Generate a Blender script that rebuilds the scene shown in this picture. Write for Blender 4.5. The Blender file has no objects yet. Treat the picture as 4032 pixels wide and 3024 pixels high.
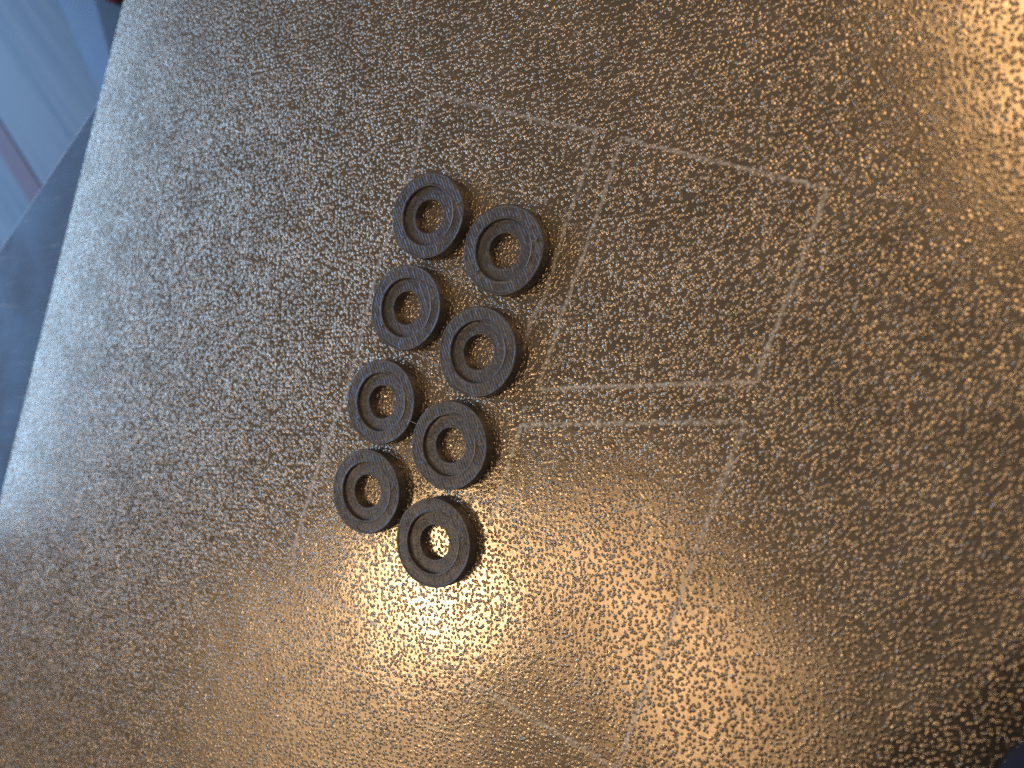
import bpy, bmesh, math, random
import numpy as np
from mathutils import Matrix, Vector

MM = 0.001
S = bpy.context.scene
COL = S.collection
random.seed(7)

# ------------------------------------------------------------------ camera
cam_d = bpy.data.cameras.new('camera')
cam = bpy.data.objects.new('camera', cam_d)
COL.objects.link(cam)
cam.matrix_world = Matrix(((0.87402, 0.024887, 0.485252, 49.46 * MM),
                           (0.0, 0.998687, -0.05122, -5.22 * MM),
                           (-0.48589, 0.044768, 0.872873, 90.67 * MM),
                           (0, 0, 0, 1)))
cam_d.sensor_width = 36
cam_d.lens = 36 * 3130 / 4032
cam_d.clip_start = 0.004
cam_d.clip_end = 20
cam_d.dof.use_dof = True
cam_d.dof.focus_distance = 104 * MM
cam_d.dof.aperture_fstop = 19
cam_d.dof.aperture_blades = 0
S.camera = cam
S.view_settings.view_transform = 'Standard'
S.view_settings.look = 'None'
S.view_settings.exposure = 0
S.view_settings.gamma = 1
S.cycles.use_denoising = False
S.cycles.use_adaptive_sampling = False
S.cycles.sample_clamp_indirect = 3.0

# ------------------------------------------------------------------ room light
world = bpy.data.worlds.new('World')
S.world = world
world.use_nodes = True
wn = world.node_tree.nodes
wn['Background'].inputs[0].default_value = (0.135, 0.122, 0.116, 1)
wn['Background'].inputs[1].default_value = 1.0


def area(name, loc, aim, sx, sy, radiance, color, roll=0.0):
    d = bpy.data.lights.new(name, 'AREA')
    d.shape = 'RECTANGLE'
    d.size, d.size_y = sx * MM, sy * MM
    d.color = color
    d.energy = radiance * math.pi * d.size * d.size_y
    o = bpy.data.objects.new(name, d)
    COL.objects.link(o)
    v = Vector(aim) - Vector(loc)
    q = v.to_track_quat('-Z', 'Y')
    o.matrix_world = (Matrix.Translation(Vector(loc) * MM) @ q.to_matrix().to_4x4()
                      @ Matrix.Rotation(roll, 4, 'Z'))
    return o


# a warm room lamp, a warm lit shade beside it, a warm lit corner, the window
area('lamp', (-286, -122, 400), (-286, -122, 0), 80, 84, 16, (1, 0.79, 0.53), 0.3)
area('lamp_shade', (-122, -139, 400), (-122, -139, 0), 180, 92, 2.7, (1, 0.70, 0.42), -0.88)
area('ceiling_glow_fill', (-380, -250, 400), (-380, -250, 0), 240, 230, 1.15, (1, 0.75, 0.5), 0.0)  # added lamp, a ceiling glow that warms the plate's lower left
area('lit_corner', (165, 265, 400), (165, 265, 0), 210, 270, 4.6, (1, 0.69, 0.38), 0.2)
area('window', (-780, 180, 252), (-60, 10, 0), 570, 250, 8.0, (0.27, 0.53, 1.0), 0)


# ------------------------------------------------------------------ node helpers
class NT:
    def __init__(self, name):
        self.m = bpy.data.materials.new(name)
        self.m.use_nodes = True
        self.t = self.m.node_tree
        self.b = self.t.nodes['Principled BSDF']
        self.out = self.t.nodes['Material Output']

    def n(self, kind, **kw):
        nd = self.t.nodes.new(kind)
        for k, v in kw.items():
            setattr(nd, k, v)
        return nd

    def l(self, a, b):
        self.t.links.new(a, b)

    def setin(self, nd, key, v):
        if hasattr(v, 'is_linked'):
            self.l(v, nd.inputs[key])
        else:
            nd.inputs[key].default_value = v

    def math(self, op, a, b=0.0, c=0.0):
        nd = self.n('ShaderNodeMath', operation=op)
        for i, v in enumerate((a, b, c)):
            self.setin(nd, i, v)
        return nd.outputs[0]

    def mr(self, v, a, b, c, d, smooth=True):
        nd = self.n('ShaderNodeMapRange')
        if smooth:
            nd.interpolation_type = 'SMOOTHSTEP'
        for i, q in enumerate((v, a, b, c, d)):
            self.setin(nd, i, q)
        return nd.outputs[0]

    def coords(self, scale=1000.0, loc=(0, 0, 0), rot=(0, 0, 0), sc=None):
        tc = self.n('ShaderNodeTexCoord')
        mp = self.n('ShaderNodeMapping')
        mp.inputs['Scale'].default_value = sc or (scale, scale, scale)
        mp.inputs['Location'].default_value = loc
        mp.inputs['Rotation'].default_value = rot
        self.l(tc.outputs['Object'], mp.inputs[0])
        return mp.outputs[0]

    def noise(self, vec, scale, detail=2.0, rough=0.5, dims='3D'):
        nd = self.n('ShaderNodeTexNoise', noise_dimensions=dims)
        self.l(vec, nd.inputs['Vector'])
        nd.inputs['Scale'].default_value = scale
        nd.inputs['Detail'].default_value = detail
        nd.inputs['Roughness'].default_value = rough
        return nd.outputs[0]

    def mixc(self, f, a, b):
        nd = self.n('ShaderNodeMix', data_type='RGBA')
        self.setin(nd, 0, f)
        self.setin(nd, 6, a)
        self.setin(nd, 7, b)
        return nd.outputs[2]


def dimples(T, vec, scale, r0, keep, seed):
    """round nubs: height 0..1 of a random field of domes"""
    mp = T.n('ShaderNodeMapping')
    mp.inputs['Location'].default_value = (seed, seed * 1.7, 0)
    T.l(vec, mp.inputs[0])
    v = T.n('ShaderNodeTexVoronoi', voronoi_dimensions='2D', feature='F1')
    v.inputs['Scale'].default_value = scale
    v.inputs['Randomness'].default_value = 0.85
    T.l(mp.outputs[0], v.inputs['Vector'])
    sep = T.n('ShaderNodeSeparateColor')
    T.l(v.outputs['Color'], sep.inputs[0])
    rad = T.math('MULTIPLY_ADD', sep.outputs[0], 0.5 * r0, 0.75 * r0)
    q = T.math('DIVIDE', v.outputs['Distance'], rad)
    dome = T.mr(q, 1.0, 0.1, 0.0, 1.0)
    on = T.math('LESS_THAN', sep.outputs[1], keep)
    hv = T.math('MULTIPLY_ADD', sep.outputs[2], 0.85, 0.4)
    return T.math('MULTIPLY', T.math('MULTIPLY', dome, on), hv)


def pei_height(T):
    vec = T.coords()
    wob = T.n('ShaderNodeTexNoise', noise_dimensions='2D')
    wob.inputs['Scale'].default_value = 2.2
    wob.inputs['Detail'].default_value = 1.0
    T.l(vec, wob.inputs['Vector'])
    sub = T.n('ShaderNodeVectorMath', operation='SUBTRACT')
    T.l(wob.outputs['Color'], sub.inputs[0])
    sub.inputs[1].default_value = (0.5, 0.5, 0.5)
    ma = T.n('ShaderNodeVectorMath', operation='MULTIPLY_ADD')
    T.l(sub.outputs[0], ma.inputs[0])
    ma.inputs[1].default_value = (0.22, 0.22, 0)
    T.l(vec, ma.inputs[2])
    v2 = ma.outputs[0]
    a = dimples(T, v2, 1.65, 0.40, 0.95, 0.0)
    b = dimples(T, v2, 1.5, 0.35, 0.62, 13.7)
    h = T.math('SMOOTH_MAX', a, b, 0.25)
    wave = T.noise(vec, 0.8, 2.0, 0.55, '2D')
    grain = T.noise(vec, 7.0, 2.0, 0.6, '2D')
    h2 = T.math('MULTIPLY_ADD', wave, 0.015, T.math('MULTIPLY', h, 0.078))
    h2 = T.math('MULTIPLY_ADD', grain, 0.006, h2)
    return vec, h, h2


def pei_material():
    T = NT('textured_gold_plate')
    vec, h, h2 = pei_height(T)
    bp = T.n('ShaderNodeBump')
    bp.inputs['Strength'].default_value = 1.0
    bp.inputs['Distance'].default_value = MM
    T.l(h2, bp.inputs['Height'])
    tone = T.noise(vec, 0.12, 4.0, 0.6, '2D')
    col = T.mixc(T.mr(tone, 0.3, 0.7, 0, 1), (0.39, 0.30, 0.205, 1), (0.48, 0.372, 0.258, 1))
    T.setin(T.b, 'Base Color', col)
    T.b.inputs['Metallic'].default_value = 0.88
    rough = T.mr(T.noise(vec, 0.5, 3.0, 0.6, '2D'), 0.3, 0.7, 0.13, 0.18)
    T.setin(T.b, 'Roughness', T.math('MULTIPLY_ADD', T.mr(h, 0.0, 0.5, 0, 1), 0.14, rough))
    T.l(bp.outputs[0], T.b.inputs['Normal'])
    return T.m


def residue_material(name, amount):
    """pale scuffed line left by an earlier print, worn into patches"""
    T = NT(name)
    vec, h, h2 = pei_height(T)
    bp = T.n('ShaderNodeBump')
    bp.inputs['Distance'].default_value = 0.5 * MM
    T.l(h2, bp.inputs['Height'])
    T.b.inputs['Base Color'].default_value = (0.80, 0.75, 0.67, 1)
    T.b.inputs['Metallic'].default_value = 0.6
    T.b.inputs['Roughness'].default_value = 0.42
    T.l(bp.outputs[0], T.b.inputs['Normal'])
    uv = T.n('ShaderNodeUVMap')
    sp = T.n('ShaderNodeSeparateXYZ')
    T.l(uv.outputs[0], sp.inputs[0])
    across = T.math('ABSOLUTE', T.math('SUBTRACT', sp.outputs[1], 0.5))
    soft = T.mr(across, 0.5, 0.12, 0, 1)
    patch = T.mr(T.noise(vec, 1.6, 3.0, 0.65, '2D'), 0.36, 0.62, 0.15, 1)
    al = T.math('MULTIPLY', T.math('MULTIPLY', soft, patch), amount)
    T.setin(T.b, 'Alpha', al)
    return T.m


def link_mesh(name, verts, faces, mat, parent=None, smooth=True):
    me = bpy.data.meshes.new(name)
    me.from_pydata(verts, [], faces)
    me.materials.append(mat)
    if smooth:
        me.polygons.foreach_set('use_smooth', [True] * len(me.polygons))
    me.update()
    o = bpy.data.objects.new(name, me)
    COL.objects.link(o)
    if parent:
        o.parent = parent
    return o


def tag(o, label=None, cat=None, group=None, kind=None):
    for k, v in (('label', label), ('category', cat), ('group', group), ('kind', kind)):
        if v:
            o[k] = v
    return o


def empty(name, loc):
    o = bpy.data.objects.new(name, None)
    o.empty_display_size = 0.004
    o.location = Vector(loc) * MM
    COL.objects.link(o)
    return o


def bevel_poly_slab(name, pts, z0, z1, bev, mat, seg=3):
    bm = bmesh.new()
    vs = [bm.verts.new((x * MM, y * MM, z0 * MM)) for x, y in pts]
    f = bm.faces.new(vs)
    if f.normal.z > 0:
        f.normal_flip()
    r = bmesh.ops.extrude_face_region(bm, geom=[f])
    up = [g for g in r['geom'] if isinstance(g, bmesh.types.BMVert)]
    bmesh.ops.translate(bm, verts=up, vec=(0, 0, (z1 - z0) * MM))
    bmesh.ops.recalc_face_normals(bm, faces=bm.faces)
    bmesh.ops.bevel(bm, geom=[e for e in bm.edges], offset=bev * MM, segments=seg,
                    affect='EDGES', profile=0.6)
    me = bpy.data.meshes.new(name)
    bm.to_mesh(me)
    bm.free()
    me.materials.append(mat)
    o = bpy.data.objects.new(name, me)
    COL.objects.link(o)
    for p in me.polygons:
        p.use_smooth = p.area < 1e-5
    return o


def round_corner(pts, rad, n=8):
    out = []
    m = len(pts)
    for i in range(m):
        p = Vector(pts[i])
        a = (Vector(pts[i - 1]) - p).normalized()
        b = (Vector(pts[(i + 1) % m]) - p).normalized()
        c = p + (a + b) * rad
        p0, p1 = p + a * rad, p + b * rad
        t0 = math.atan2(p0.y - c.y, p0.x - c.x)
        t1 = math.atan2(p1.y - c.y, p1.x - c.x)
        d = (t1 - t0 + math.pi) % (2 * math.pi) - math.pi
        for k in range(n + 1):
            t = t0 + d * k / n
            out.append((c.x + rad * math.cos(t), c.y + rad * math.sin(t)))
    return out


# ------------------------------------------------------------------ the plate
PEI = pei_material()
u = Vector((0.3532, 0.9355))           # along the far (left) edge
v = Vector((0.9355, -0.3532))          # along the bottom edge
c0 = Vector((-135.9, -64.9))
plate_pts = [tuple(c0), tuple(c0 + v * 235), tuple(c0 + v * 235 + u * 235), tuple(c0 + u * 235)]
plate_pts = round_corner(plate_pts, 4.0)
plate = empty('print_plate', (0, 0, 0))
tag(plate, 'gold textured metal print plate with pale scuffed outlines, under the washers', 'plate')
sheet = bevel_poly_slab('steel_sheet', plate_pts, -0.7, 0.0, 0.28, PEI)
sheet.parent = plate


def ribbon(name, pts, width, mat, closed=False, z=0.006):
    P = [Vector(p) for p in pts]
    if closed:
        P = P[:-1]
    n = len(P)
    # resample and wobble
    Q = []
    rng = random.Random(len(name) * 31 + n)
    cnt = n if closed else n - 1
    for i in range(cnt):
        a, b = P[i], P[(i + 1) % n]
        L = (b - a).length
        k = max(2, int(L / 0.8))
        nn = Vector((-(b - a).y, (b - a).x)).normalized()
        for j in range(k):
            w = 0 if j == 0 else rng.gauss(0, 0.05)
            Q.append(a.lerp(b, j / k) + nn * w)
    if not closed:
        Q.append(P[-1])
    m = len(Q)
    verts, faces, uvs = [], [], []
    for i in range(m):
        a = Q[i - 1] if (closed or i > 0) else Q[i]
        b = Q[(i + 1) % m] if (closed or i < m - 1) else Q[i]
        d = (b - a).normalized()
        nn = Vector((-d.y, d.x))
        w = width * rng.uniform(0.8, 1.2) / 2
        for s in (-1, 1):
            q = Q[i] + nn * w * s
            verts.append((q.x * MM, q.y * MM, z * MM))
    for i in range(m if closed else m - 1):
        j = (i + 1) % m
        faces.append((2 * i, 2 * j, 2 * j + 1, 2 * i + 1))
    o = link_mesh(name, verts, faces, mat, plate)
    ul = o.data.uv_layers.new(name='UVMap')
    for li, lp in enumerate(o.data.loops):
        ul.data[li].uv = (0.0, float(lp.vertex_index % 2))
    if o.data.polygons[0].normal.z < 0:
        o.data.flip_normals()
    return o


strong = residue_material('pale_residue', 0.72)
mid = residue_material('thin_residue', 0.62)
faint = residue_material('faint_residue', 0.5)
tag(ribbon('scuffed_outline', [(14.4, 30.1), (25.8, 25.3), (38.0, 20.3), (36.2, 15.2), (33.7, 8.6), (30.1, -0.4),
                               (2.7, -0.7), (4.7, 4.4), (7.3, 11.2), (12.0, 22.9), (14.4, 30.1)],
           0.8, strong, True), 'clear pale four-sided outline right of the washers')
tag(ribbon('scuffed_outline', [(-16.5, 33.5), (-14.0, 41.5), (4.8, 33.7), (11.2, 31.5), (10.5, 29.0), (6.4, 19.0),
                               (4.1, 11.8), (1.7, 7.8), (-0.4, 1.0)], 0.85, mid), 'pale outline above and right of the top washers')
tag(ribbon('scuffed_outline', [(-5.0, -20.0), (-3.2, -15.5), (0.4, -5.3), (29.0, -4.8), (23.0, -20.2), (19.1, -31.2),
                               (13.2, -46.0)], 0.95, mid), 'pale outline right of the lowest washers')
tag(ribbon('scuffed_outline', [(-16.5, 33.5), (-20.0, 24.1), (-22.7, 19.5), (-26.3, 7.9), (-29.1, -0.6), (-34.0, -11.0),
                               (-38.5, -22.3), (-39.3, -28.6), (-19.9, -34.5), (-4.1, -40.2), (13.2, -46.0)],
           1.0, faint), 'faint pale outline left of and below the washers')

# ------------------------------------------------------------------ the bed under the plate


def bed_material():
    T = NT('black_bed_surface')
    vec = T.coords()
    st = T.coords(sc=(240, 2600, 1000), rot=(0, 0, math.radians(-62)))
    scr = T.mr(T.noise(st, 0.35, 4.0, 0.7), 0.55, 0.78, 0, 1)
    blot = T.noise(vec, 0.06, 4.0, 0.6)
    col = T.mixc(T.mr(blot, 0.35, 0.65, 0, 1), (0.018, 0.015, 0.016, 1), (0.034, 0.031, 0.034, 1))
    col = T.mixc(T.math('MULTIPLY', scr, 0.6), col, (0.2, 0.22, 0.26, 1))
    T.setin(T.b, 'Base Color', col)
    T.setin(T.b, 'Roughness', T.mr(blot, 0.3, 0.7, 0.25, 0.45))
    T.b.inputs['Specular IOR Level'].default_value = 0.22
    return T.m


def plain(name, col, rough=0.5, metal=0.0):
    T = NT(name)
    vec = T.coords()
    nz = T.noise(vec, 0.15, 4.0, 0.6)
    c2 = tuple(c * 0.75 for c in col[:3]) + (1,)
    T.setin(T.b, 'Base Color', T.mixc(T.mr(nz, 0.3, 0.7, 0, 1), c2, tuple(col[:3]) + (1,)))
    T.b.inputs['Roughness'].default_value = rough
    T.b.inputs['Metallic'].default_value = metal
    return T.m


e0, e1 = Vector((-90.0, 57.1)), Vector((-122.9, 31.3))
ed = (e1 - e0).normalized()                    # along the bed edge, down-left
en = Vector((-ed.y, ed.x))                     # into the bed
if en.dot(Vector((0, 0)) - e0) < 0:
    en = -en
bA = e0 - ed * 120
bB = e0 + ed * 115
bed_pts = [tuple(bA), tuple(bB), tuple(bB + en * 235), tuple(bA + en * 235)]
bed = empty('printer_bed', (0, 0, 0))
tag(bed, 'dark scratched printer bed below the plate with a pale metal edge put in as its highlight', 'printer bed')
mag = bevel_poly_slab('magnet_mat', bed_pts, -1.6, -0.71, 0.12, bed_material())
mag.parent = bed
ALU = plain('paled_aluminium', (0.75, 0.76, 0.78), 0.45, 0.15)  # bed edge highlight put into the colour: pale, hardly metallic
bed_pts2 = [tuple(Vector(p) + q) for p, q in zip(bed_pts, (-en * 1.5, -en * 1.5, Vector((0, 0)), Vector((0, 0))))]  # pale ledge juts out to draw that highlight line
alu = bevel_poly_slab('metal_plate', bed_pts2, -4.6, -1.605, 0.3, ALU)
alu.parent = bed

# ------------------------------------------------------------------ what lies far below, out of focus


def table_material():
    T = NT('streaked_blue_grey')
    st = T.coords(sc=(1000, 1000, 1000), rot=(0, 0, math.radians(46)))
    mp = T.n('ShaderNodeMapping')
    mp.inputs['Scale'].default_value = (0.012, 0.35, 0.1)
    T.l(st, mp.inputs[0])
    a = T.noise(mp.outputs[0], 1.0, 3.0, 0.6)
    b = T.noise(mp.outputs[0], 0.25, 2.0, 0.5)
    k = T.math('MULTIPLY_ADD', b, 0.6, T.math('MULTIPLY', a, 0.4))
    col = T.mixc(T.mr(k, 0.38, 0.62, 0, 1), (0.022, 0.042, 0.062, 1), (0.10, 0.14, 0.175, 1))
    T.setin(T.b, 'Base Color', col)
    T.b.inputs['Roughness'].default_value = 0.45
    return T.m


TABLE_Z = -46
verts = [(x * MM, y * MM, TABLE_Z * MM) for x, y in ((-900, -700), (700, -700), (700, 800), (-900, 800))]
table = link_mesh('tabletop', verts, [(0, 1, 2, 3)], table_material(), None, False)
tag(table, 'streaked blue grey tabletop far below the plate, out of focus', 'tabletop', None, 'structure')

# legs under the bed carry it on the table
for sx, sy in ((40, 20), (190, 20), (40, 200), (190, 200)):
    p = bA + ed * sx + en * sy
    m = []
    for k in range(16):
        t = 2 * math.pi * k / 16
        m.append((p.x + 4 * math.cos(t), p.y + 4 * math.sin(t)))
    s = bevel_poly_slab('bed_leg', m, TABLE_Z, -4.61, 0.3, ALU, 1)
    s.parent = bed

# red strip lying on the table
a, b = Vector((-225, 100)), Vector((-180, 53))
d = (b - a).normalized()
nn = Vector((-d.y, d.x)) * 3.4
rs = bevel_poly_slab('red_strip', [tuple(a + nn), tuple(a - nn), tuple(b - nn), tuple(b + nn)], TABLE_Z, TABLE_Z + 0.3, 0.1,
                     plain('dull_red_plastic', (0.12, 0.042, 0.05), 0.5))
tag(rs, 'blurred dull red strip lying on the blue grey tabletop', 'strip')
# blue strip beside the dark block
a, b = Vector((-178, 128)), Vector((-149, 83))
d = (b - a).normalized()
nn = Vector((-d.y, d.x)) * 6.5
bs = bevel_poly_slab('blue_strip', [tuple(a + nn), tuple(a - nn), tuple(b - nn), tuple(b + nn)], TABLE_Z, TABLE_Z + 0.3, 0.1,
                     plain('blue_plastic', (0.045, 0.09, 0.2), 0.4))
tag(bs, 'blurred bright blue strip beside the dark block at the top left', 'strip')
# dark block with a red end
blk = empty('dark_block', (-140, 112, TABLE_Z))
tag(blk, 'blurred black block with a red end, behind the plate at the top left', 'block')
a, b = Vector((-12.5, 15.2)), Vector((12, -44))
pts = [tuple(a), tuple(b), (45, -44), (45, 15.2)]
body = bevel_poly_slab('body', pts, 0, 14, 1.0, plain('black_plastic', (0.012, 0.016, 0.022), 0.5))
body.parent = blk
knob_pts = [(7.2 + 4 * math.cos(t * math.pi / 10), -7 + 4 * math.sin(t * math.pi / 10)) for t in range(20)]
knob = bevel_poly_slab('red_end', knob_pts, 14.01, 18, 0.8, plain('red_plastic', (0.4, 0.04, 0.06), 0.4), 2)
knob.parent = blk

# ------------------------------------------------------------------ washers


def vnoise(x, y, seed):
    """smooth value noise, numpy"""
    rs_ = np.random.RandomState(seed)
    G = rs_.rand(64, 64)
    xi, yi = np.floor(x).astype(int), np.floor(y).astype(int)
    fx, fy = x - xi, y - yi
    fx = fx * fx * (3 - 2 * fx)
    fy = fy * fy * (3 - 2 * fy)
    g = lambda a, b_: G[a % 64, b_ % 64]
    return ((g(xi, yi) * (1 - fx) + g(xi + 1, yi) * fx) * (1 - fy)
            + (g(xi, yi + 1) * (1 - fx) + g(xi + 1, yi + 1) * fx) * fy) * 2 - 1


def sstep(a, b, x):
    t = np.clip((x - a) / (b - a), 0, 1)
    return t * t * (3 - 2 * t)


NSEG = 300


def revolve(profile):
    """profile: list of (r, z, flag) closed loop; returns verts (n*NSEG,3), faces"""
    th = np.arange(NSEG) * 2 * np.pi / NSEG
    n = len(profile)
    R = np.array([p[0] for p in profile])[:, None] * np.ones(NSEG)
    Z = np.array([p[1] for p in profile])[:, None] * np.ones(NSEG)
    X, Y = R * np.cos(th), R * np.sin(th)
    faces = []
    for i in range(n):
        j = (i + 1) % n
        for k in range(NSEG):
            l_ = (k + 1) % NSEG
            faces.append((i * NSEG + k, i * NSEG + l_, j * NSEG + l_, j * NSEG + k))
    return X, Y, Z, R, th, faces


def ridges(X, Y, seed, pitch=0.43):
    ang = math.radians(22)
    s = X * math.cos(ang) + Y * math.sin(ang)
    t = -X * math.sin(ang) + Y * math.cos(ang)
    s = s + 0.05 * vnoise(X * 1.3, Y * 1.3, seed + 5)
    idx = np.floor(s / pitch).astype(int)
    fr = s / pitch - idx
    prof = np.abs(np.sin(np.pi * fr)) ** 0.7
    per = np.random.RandomState(seed + 9).rand(128)[idx % 128]
    along = 0.6 + 0.4 * vnoise(t * 1.6 + idx * 3.1, idx * 0.73, seed + 2)
    along = along * (0.62 + 0.6 * vnoise(X * 0.55 + 9, Y * 0.55 + 9, seed + 21))
    return prof * (0.55 + 0.45 * per) * along - 0.36


OUT = [(-6.0, 0.02)]


def make_washer(seed):
    rs_ = np.random.RandomState(seed)
    H, HL, R0, R1, R2 = 1.82, 1.28, 6.0, 4.1, 2.33
    # ---- raised rim
    prof = [(R1, 0.0), (R0 - 0.12, 0.0), (R0 - 0.02, 0.08)]
    zz = np.linspace(0.1, H - 0.1, 34)
    for z in zz:
        prof.append((R0 - 0.035 * (0.5 - 0.5 * math.cos(2 * math.pi * z / 0.2)), z))
    prof += [(R0 - 0.03, H - 0.05), (R0 - 0.09, H - 0.01)]
    top0 = len(prof)
    for r in np.linspace(R0 - 0.15, R1 + 0.1, 26):
        prof.append((r, H))
    top1 = len(prof)
    prof += [(R1 + 0.04, H - 0.02), (R1 + 0.005, H - 0.07)]
    for z in np.linspace(H - 0.12, HL - 0.02, 8):
        prof.append((R1 + 0.02 * math.cos(2 * math.pi * z / 0.2), z))
    X, Y, Z, R, th, faces = revolve(prof)
    # slight out-of-round
    wob = 1 + 0.004 * np.sin(2 * th + rs_.rand() * 6) + 0.003 * np.sin(5 * th + rs_.rand() * 6)
    rr = R[top0:top1]
    x, y = X[top0:top1], Y[top0:top1]
    mask = sstep(R0 - 0.16, R0 - 0.45, rr) * sstep(R1 + 0.14, R1 + 0.42, rr)
    # where the fill runs along the ring it melts into the perimeters
    h = 0.24 * mask * ridges(x, y, seed)
    h += 0.02 * vnoise(x * 2.2, y * 2.2, seed + 3) + 0.014 * vnoise(x * 6, y * 6, seed + 4)
    for rp in (R0 - 0.42, R1 + 0.40):
        h -= 0.03 * np.exp(-((rr - rp - 0.03 * vnoise(x, y, seed + 8)) / 0.05) ** 2)
    # seam blobs: at the right and at the lower left
    for (bx, by, br, bh) in ((4.95 + rs_.rand() * .3, 0.3 + rs_.rand() * .5, 0.22, 0.10),
                             (4.45, 0.6 + rs_.rand() * .5, 0.2, 0.13),
                             (-4.1 + rs_.rand() * .3, -2.7 + rs_.rand() * .4, 0.24, 0.15),
                             (-4.9 + rs_.rand() * .3, -2.9 + rs_.rand() * .3, 0.18, 0.09),
                             (4.0 + rs_.rand(), 2.2 + rs_.rand(), 0.2, 0.08)):
        bh *= rs_.uniform(0.4, 1.4)
        h += bh * np.exp(-((x - bx) ** 2 + (y - by) ** 2) / br ** 2)
    # a fan-shaped start/stop scar on the right
    sc_ = np.exp(-((th[None, :] + 0.05 - 0.06 * (rr - 5)) / 0.05) ** 2)
    h -= 0.05 * sc_ * mask
    Z[top0:top1] += h
    # wall roughness
    wall = slice(3, top0 - 2)
    X *= wob
    Y *= wob
    nz = 1 + 0.004 * vnoise(th[None, :] * 9 + 0 * R[wall], Z[wall] * 5, seed + 6)
    X[wall] *= nz
    Y[wall] *= nz
    rim = (np.stack([X, Y, Z], -1).reshape(-1, 3) * MM).tolist(), faces
    # ---- recessed ledge
    prof = [(R2 + 0.05, 0.0), (R1 + 0.2, 0.0), (R1 + 0.2, HL - 0.1)]
    t0 = len(prof)
    for r in np.linspace(R1 + 0.06, R2 + 0.1, 24):
        prof.append((r, HL))
    t1 = len(prof)
    prof += [(R2 + 0.03, HL - 0.02), (R2, HL - 0.07)]
    for z in np.linspace(HL - 0.12, 0.08, 18):
        prof.append((R2 + 0.025 * math.cos(2 * math.pi * z / 0.2), z))
    X, Y, Z, R, th, faces = revolve(prof)
    rr = R[t0:t1]
    x, y = X[t0:t1], Y[t0:t1]
    mask = sstep(R1 - 0.1, R1 - 0.35, rr) * sstep(R2 + 0.12, R2 + 0.4, rr)
    h = 0.14 * mask * ridges(x, y, seed + 40)
    h += 0.02 * vnoise(x * 2.2, y * 2.2, seed + 13) + 0.014 * vnoise(x * 6, y * 6, seed + 14)
    h -= 0.03 * np.exp(-((rr - R2 - 0.42) / 0.05) ** 2)
    bx, by = 3.1 + rs_.rand() * .4, 0.3 + rs_.rand() * .5
    h += 0.09 * rs_.uniform(0.4, 1.3) * np.exp(-((x - bx) ** 2 + (y - by) ** 2) / 0.25 ** 2)
    Z[t0:t1] += h
    ledge = (np.stack([X, Y, Z], -1).reshape(-1, 3) * MM).tolist(), faces
    return rim, ledge


def washer_material():
    T = NT('dark_printed_plastic')
    vec = T.coords()
    oi = T.n('ShaderNodeObjectInfo')
    nz = T.noise(vec, 1.4, 5.0, 0.65)
    fine = T.noise(vec, 9.0, 3.0, 0.7)
    k = T.math('MULTIPLY_ADD', fine, 0.45, T.math('MULTIPLY', nz, 0.55))
    col = T.mixc(T.mr(k, 0.36, 0.64, 0, 1), (0.042, 0.037, 0.036, 1), (0.112, 0.101, 0.097, 1))
    T.setin(T.b, 'Base Color', col)
    T.setin(T.b, 'Roughness', T.mr(fine, 0.3, 0.7, 0.3, 0.48))
    T.b.inputs['Specular IOR Level'].default_value = 0.8
    bp = T.n('ShaderNodeBump')
    bp.inputs['Strength'].default_value = 0.5
    bp.inputs['Distance'].default_value = MM
    hh = T.math('MULTIPLY_ADD', fine, 0.03, T.math('MULTIPLY', T.noise(vec, 22.0, 2.0, 0.6), 0.012))
    T.l(hh, bp.inputs['Height'])
    T.l(bp.outputs[0], T.b.inputs['Normal'])
    return T.m


WM = washer_material()
WISP = plain('pale_stretched_plastic', (0.45, 0.43, 0.42), 0.35)
POS = [(-13.34, 23.61), (-1.35, 17.53), (-17.0, 11.12), (-5.27, 4.39),
       (-21.24, -1.97), (-9.67, -7.96), (-23.74, -14.64), (-12.19, -21.04)]
LAB = ['dark printed washer at the top end of the left column, bluish sheen',
       'dark printed washer at the top end of the right column, nearest the pale four-sided outline',
       'dark printed washer second from the top in the left column',
       'dark printed washer second from the top in the right column',
       'dark printed washer third in the left column, a hair tying it to its right neighbour',
       'dark printed washer third in the right column, a hair tying it to its left neighbour',
       'dark printed washer at the bottom end of the left column, leftmost of all eight',
       'dark printed washer lowest of all eight, bottom of the right column beside the bright glow']


def wisp(name, pts, rad, mat, parent):
    """thin tapering hair swept along pts (mm)"""
    P = [Vector(p) for p in pts]
    n = 6
    verts, faces = [], []
    for i, p in enumerate(P):
        a = P[max(i - 1, 0)]
        b = P[min(i + 1, len(P) - 1)]
        d = (b - a).normalized()
        s = d.cross(Vector((0.1, 0.2, 1))).normalized()
        q = s.cross(d)
        w = rad * (1 - 0.75 * abs(2 * i / (len(P) - 1) - 1) ** 2)
        for k in range(n):
            t = 2 * math.pi * k / n
            verts.append(tuple((p + (s * math.cos(t) + q * math.sin(t)) * w) * MM))
    for i in range(len(P) - 1):
        for k in range(n):
            l_ = (k + 1) % n
            faces.append((i * n + k, i * n + l_, (i + 1) * n + l_, (i + 1) * n + k))
    faces += [tuple(range(n))[::-1], tuple((len(P) - 1) * n + k for k in range(n))]
    return link_mesh(name, verts, faces, mat, parent)


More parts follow.
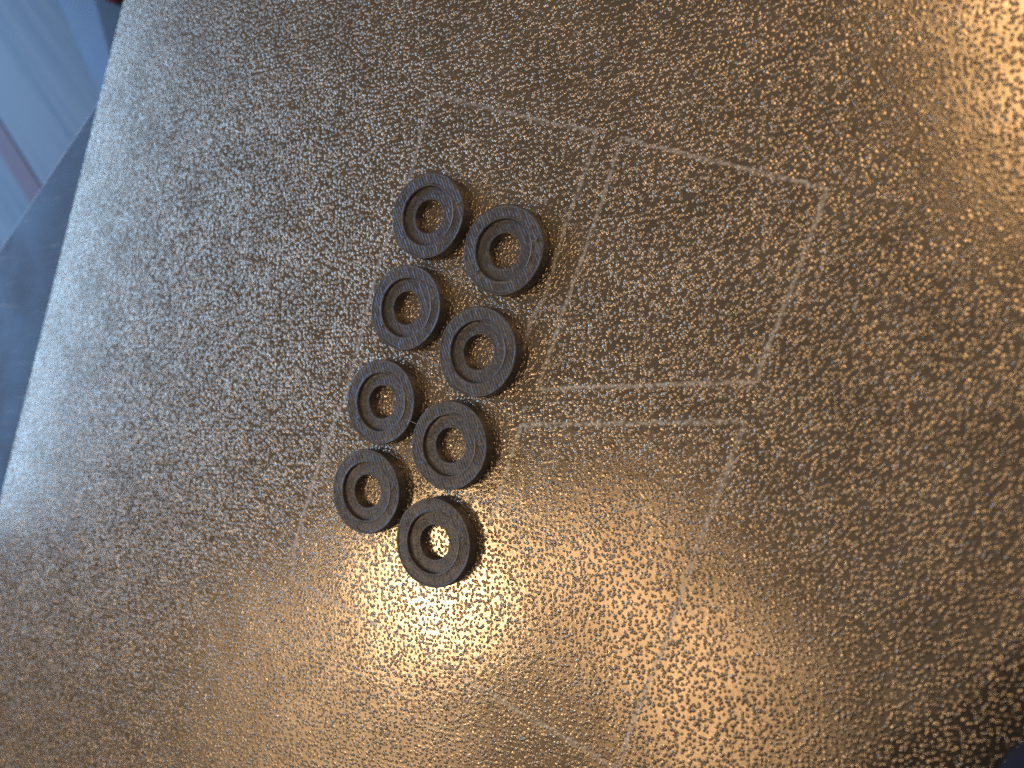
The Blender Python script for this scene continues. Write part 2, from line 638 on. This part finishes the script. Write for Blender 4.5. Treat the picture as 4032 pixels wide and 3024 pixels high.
for i, ((x, y), lab) in enumerate(zip(POS, LAB)):
    w = empty('washer', (x, y, 0.012))
    tag(w, lab, 'washer', 'eight dark washers in two staggered columns')
    (rv, rf), (lv, lf) = make_washer(100 + 17 * i)
    link_mesh('raised_rim', rv, rf, WM, w)
    link_mesh('recessed_ledge', lv, lf, WM, w)
    rg = random.Random(50 + i)
    # hairs of stretched plastic along the inner rim edge on the right, and at the lower left scar
    r0 = 4.3 + rg.uniform(-0.05, 0.15)
    t0, t1 = rg.uniform(-0.85, -0.55), rg.uniform(0.3, 0.6)
    wisp('plastic_hair', [(r0 * math.cos(t0 + (t1 - t0) * k / 14) + rg.uniform(-.04, .04),
                           r0 * math.sin(t0 + (t1 - t0) * k / 14) + rg.uniform(-.04, .04),
                           1.88 + rg.uniform(-.01, .03)) for k in range(15)], 0.075, WISP, w)
    for (ax, ay, dx, dy) in ((4.75, 0.5, 0.35, 0.5), (-4.0, -2.6, 0.45, 0.25)):
        ax += rg.uniform(-.15, .15)
        ay += rg.uniform(-.2, .2)
        wisp('plastic_hair', [(ax + dx * k / 5 * rg.uniform(.8, 1.2), ay + dy * k / 5, 1.88 + 0.035 * k) for k in range(6)],
             0.07, WISP, w)
    if i == 4:
        ax, ay = 6.0 * math.cos(-0.48), 6.0 * math.sin(-0.48)
        bx, by = POS[5][0] - x - 6.0 * math.cos(0.48), POS[5][1] - y + 6.0 * math.sin(0.48)
        wisp('plastic_hair', [(ax - .25 + (bx - ax + .5) * k / 8, ay + .1 + (by - ay - .1) * k / 8, 1.80 - 0.1 * math.sin(math.pi * k / 8))
                              for k in range(9)], 0.045, WISP, w)

# ------------------------------------------------------------------ added stand-in for the dark near corner


def corner_standin_mesh():  # added navy roll, sized so its reflection fades the plate corner dark
    ax = Vector((0.742, 0.671, 0)).normalized()
    side = Vector((-ax.y, ax.x, 0))
    n, m = 48, 40
    base = Vector((61.2, -43.7, 14.0))
    verts, faces = [], []
    for i in range(m + 1):
        s = (i / m) * 110 - 40
        for k in range(n):
            t = 2 * math.pi * k / n
            r = 14 + 0.6 * math.sin(s * 0.35 + 2 * math.sin(t)) + 0.4 * math.sin(s * 0.8 + 3 * t)
            if i == 0:
                r *= 0.9
            p = base + ax * s + side * (r * math.cos(t)) + Vector((0, 0, max(r * math.sin(t), -13.95)))
            verts.append(tuple(p * MM))
    for i in range(m):
        for k in range(n):
            l_ = (k + 1) % n
            faces.append((i * n + k, i * n + l_, (i + 1) * n + l_, (i + 1) * n + k))
    faces += [tuple(range(n))[::-1], tuple(m * n + k for k in range(n))]
    return verts, faces


sv, sf = corner_standin_mesh()
sl = link_mesh('dark_corner_standin', sv, sf, plain('navy_standin', (0.010, 0.016, 0.028), 0.9))
tag(sl, 'dark navy roll, blurred, added to darken the bottom right corner of the plate', 'stand-in')
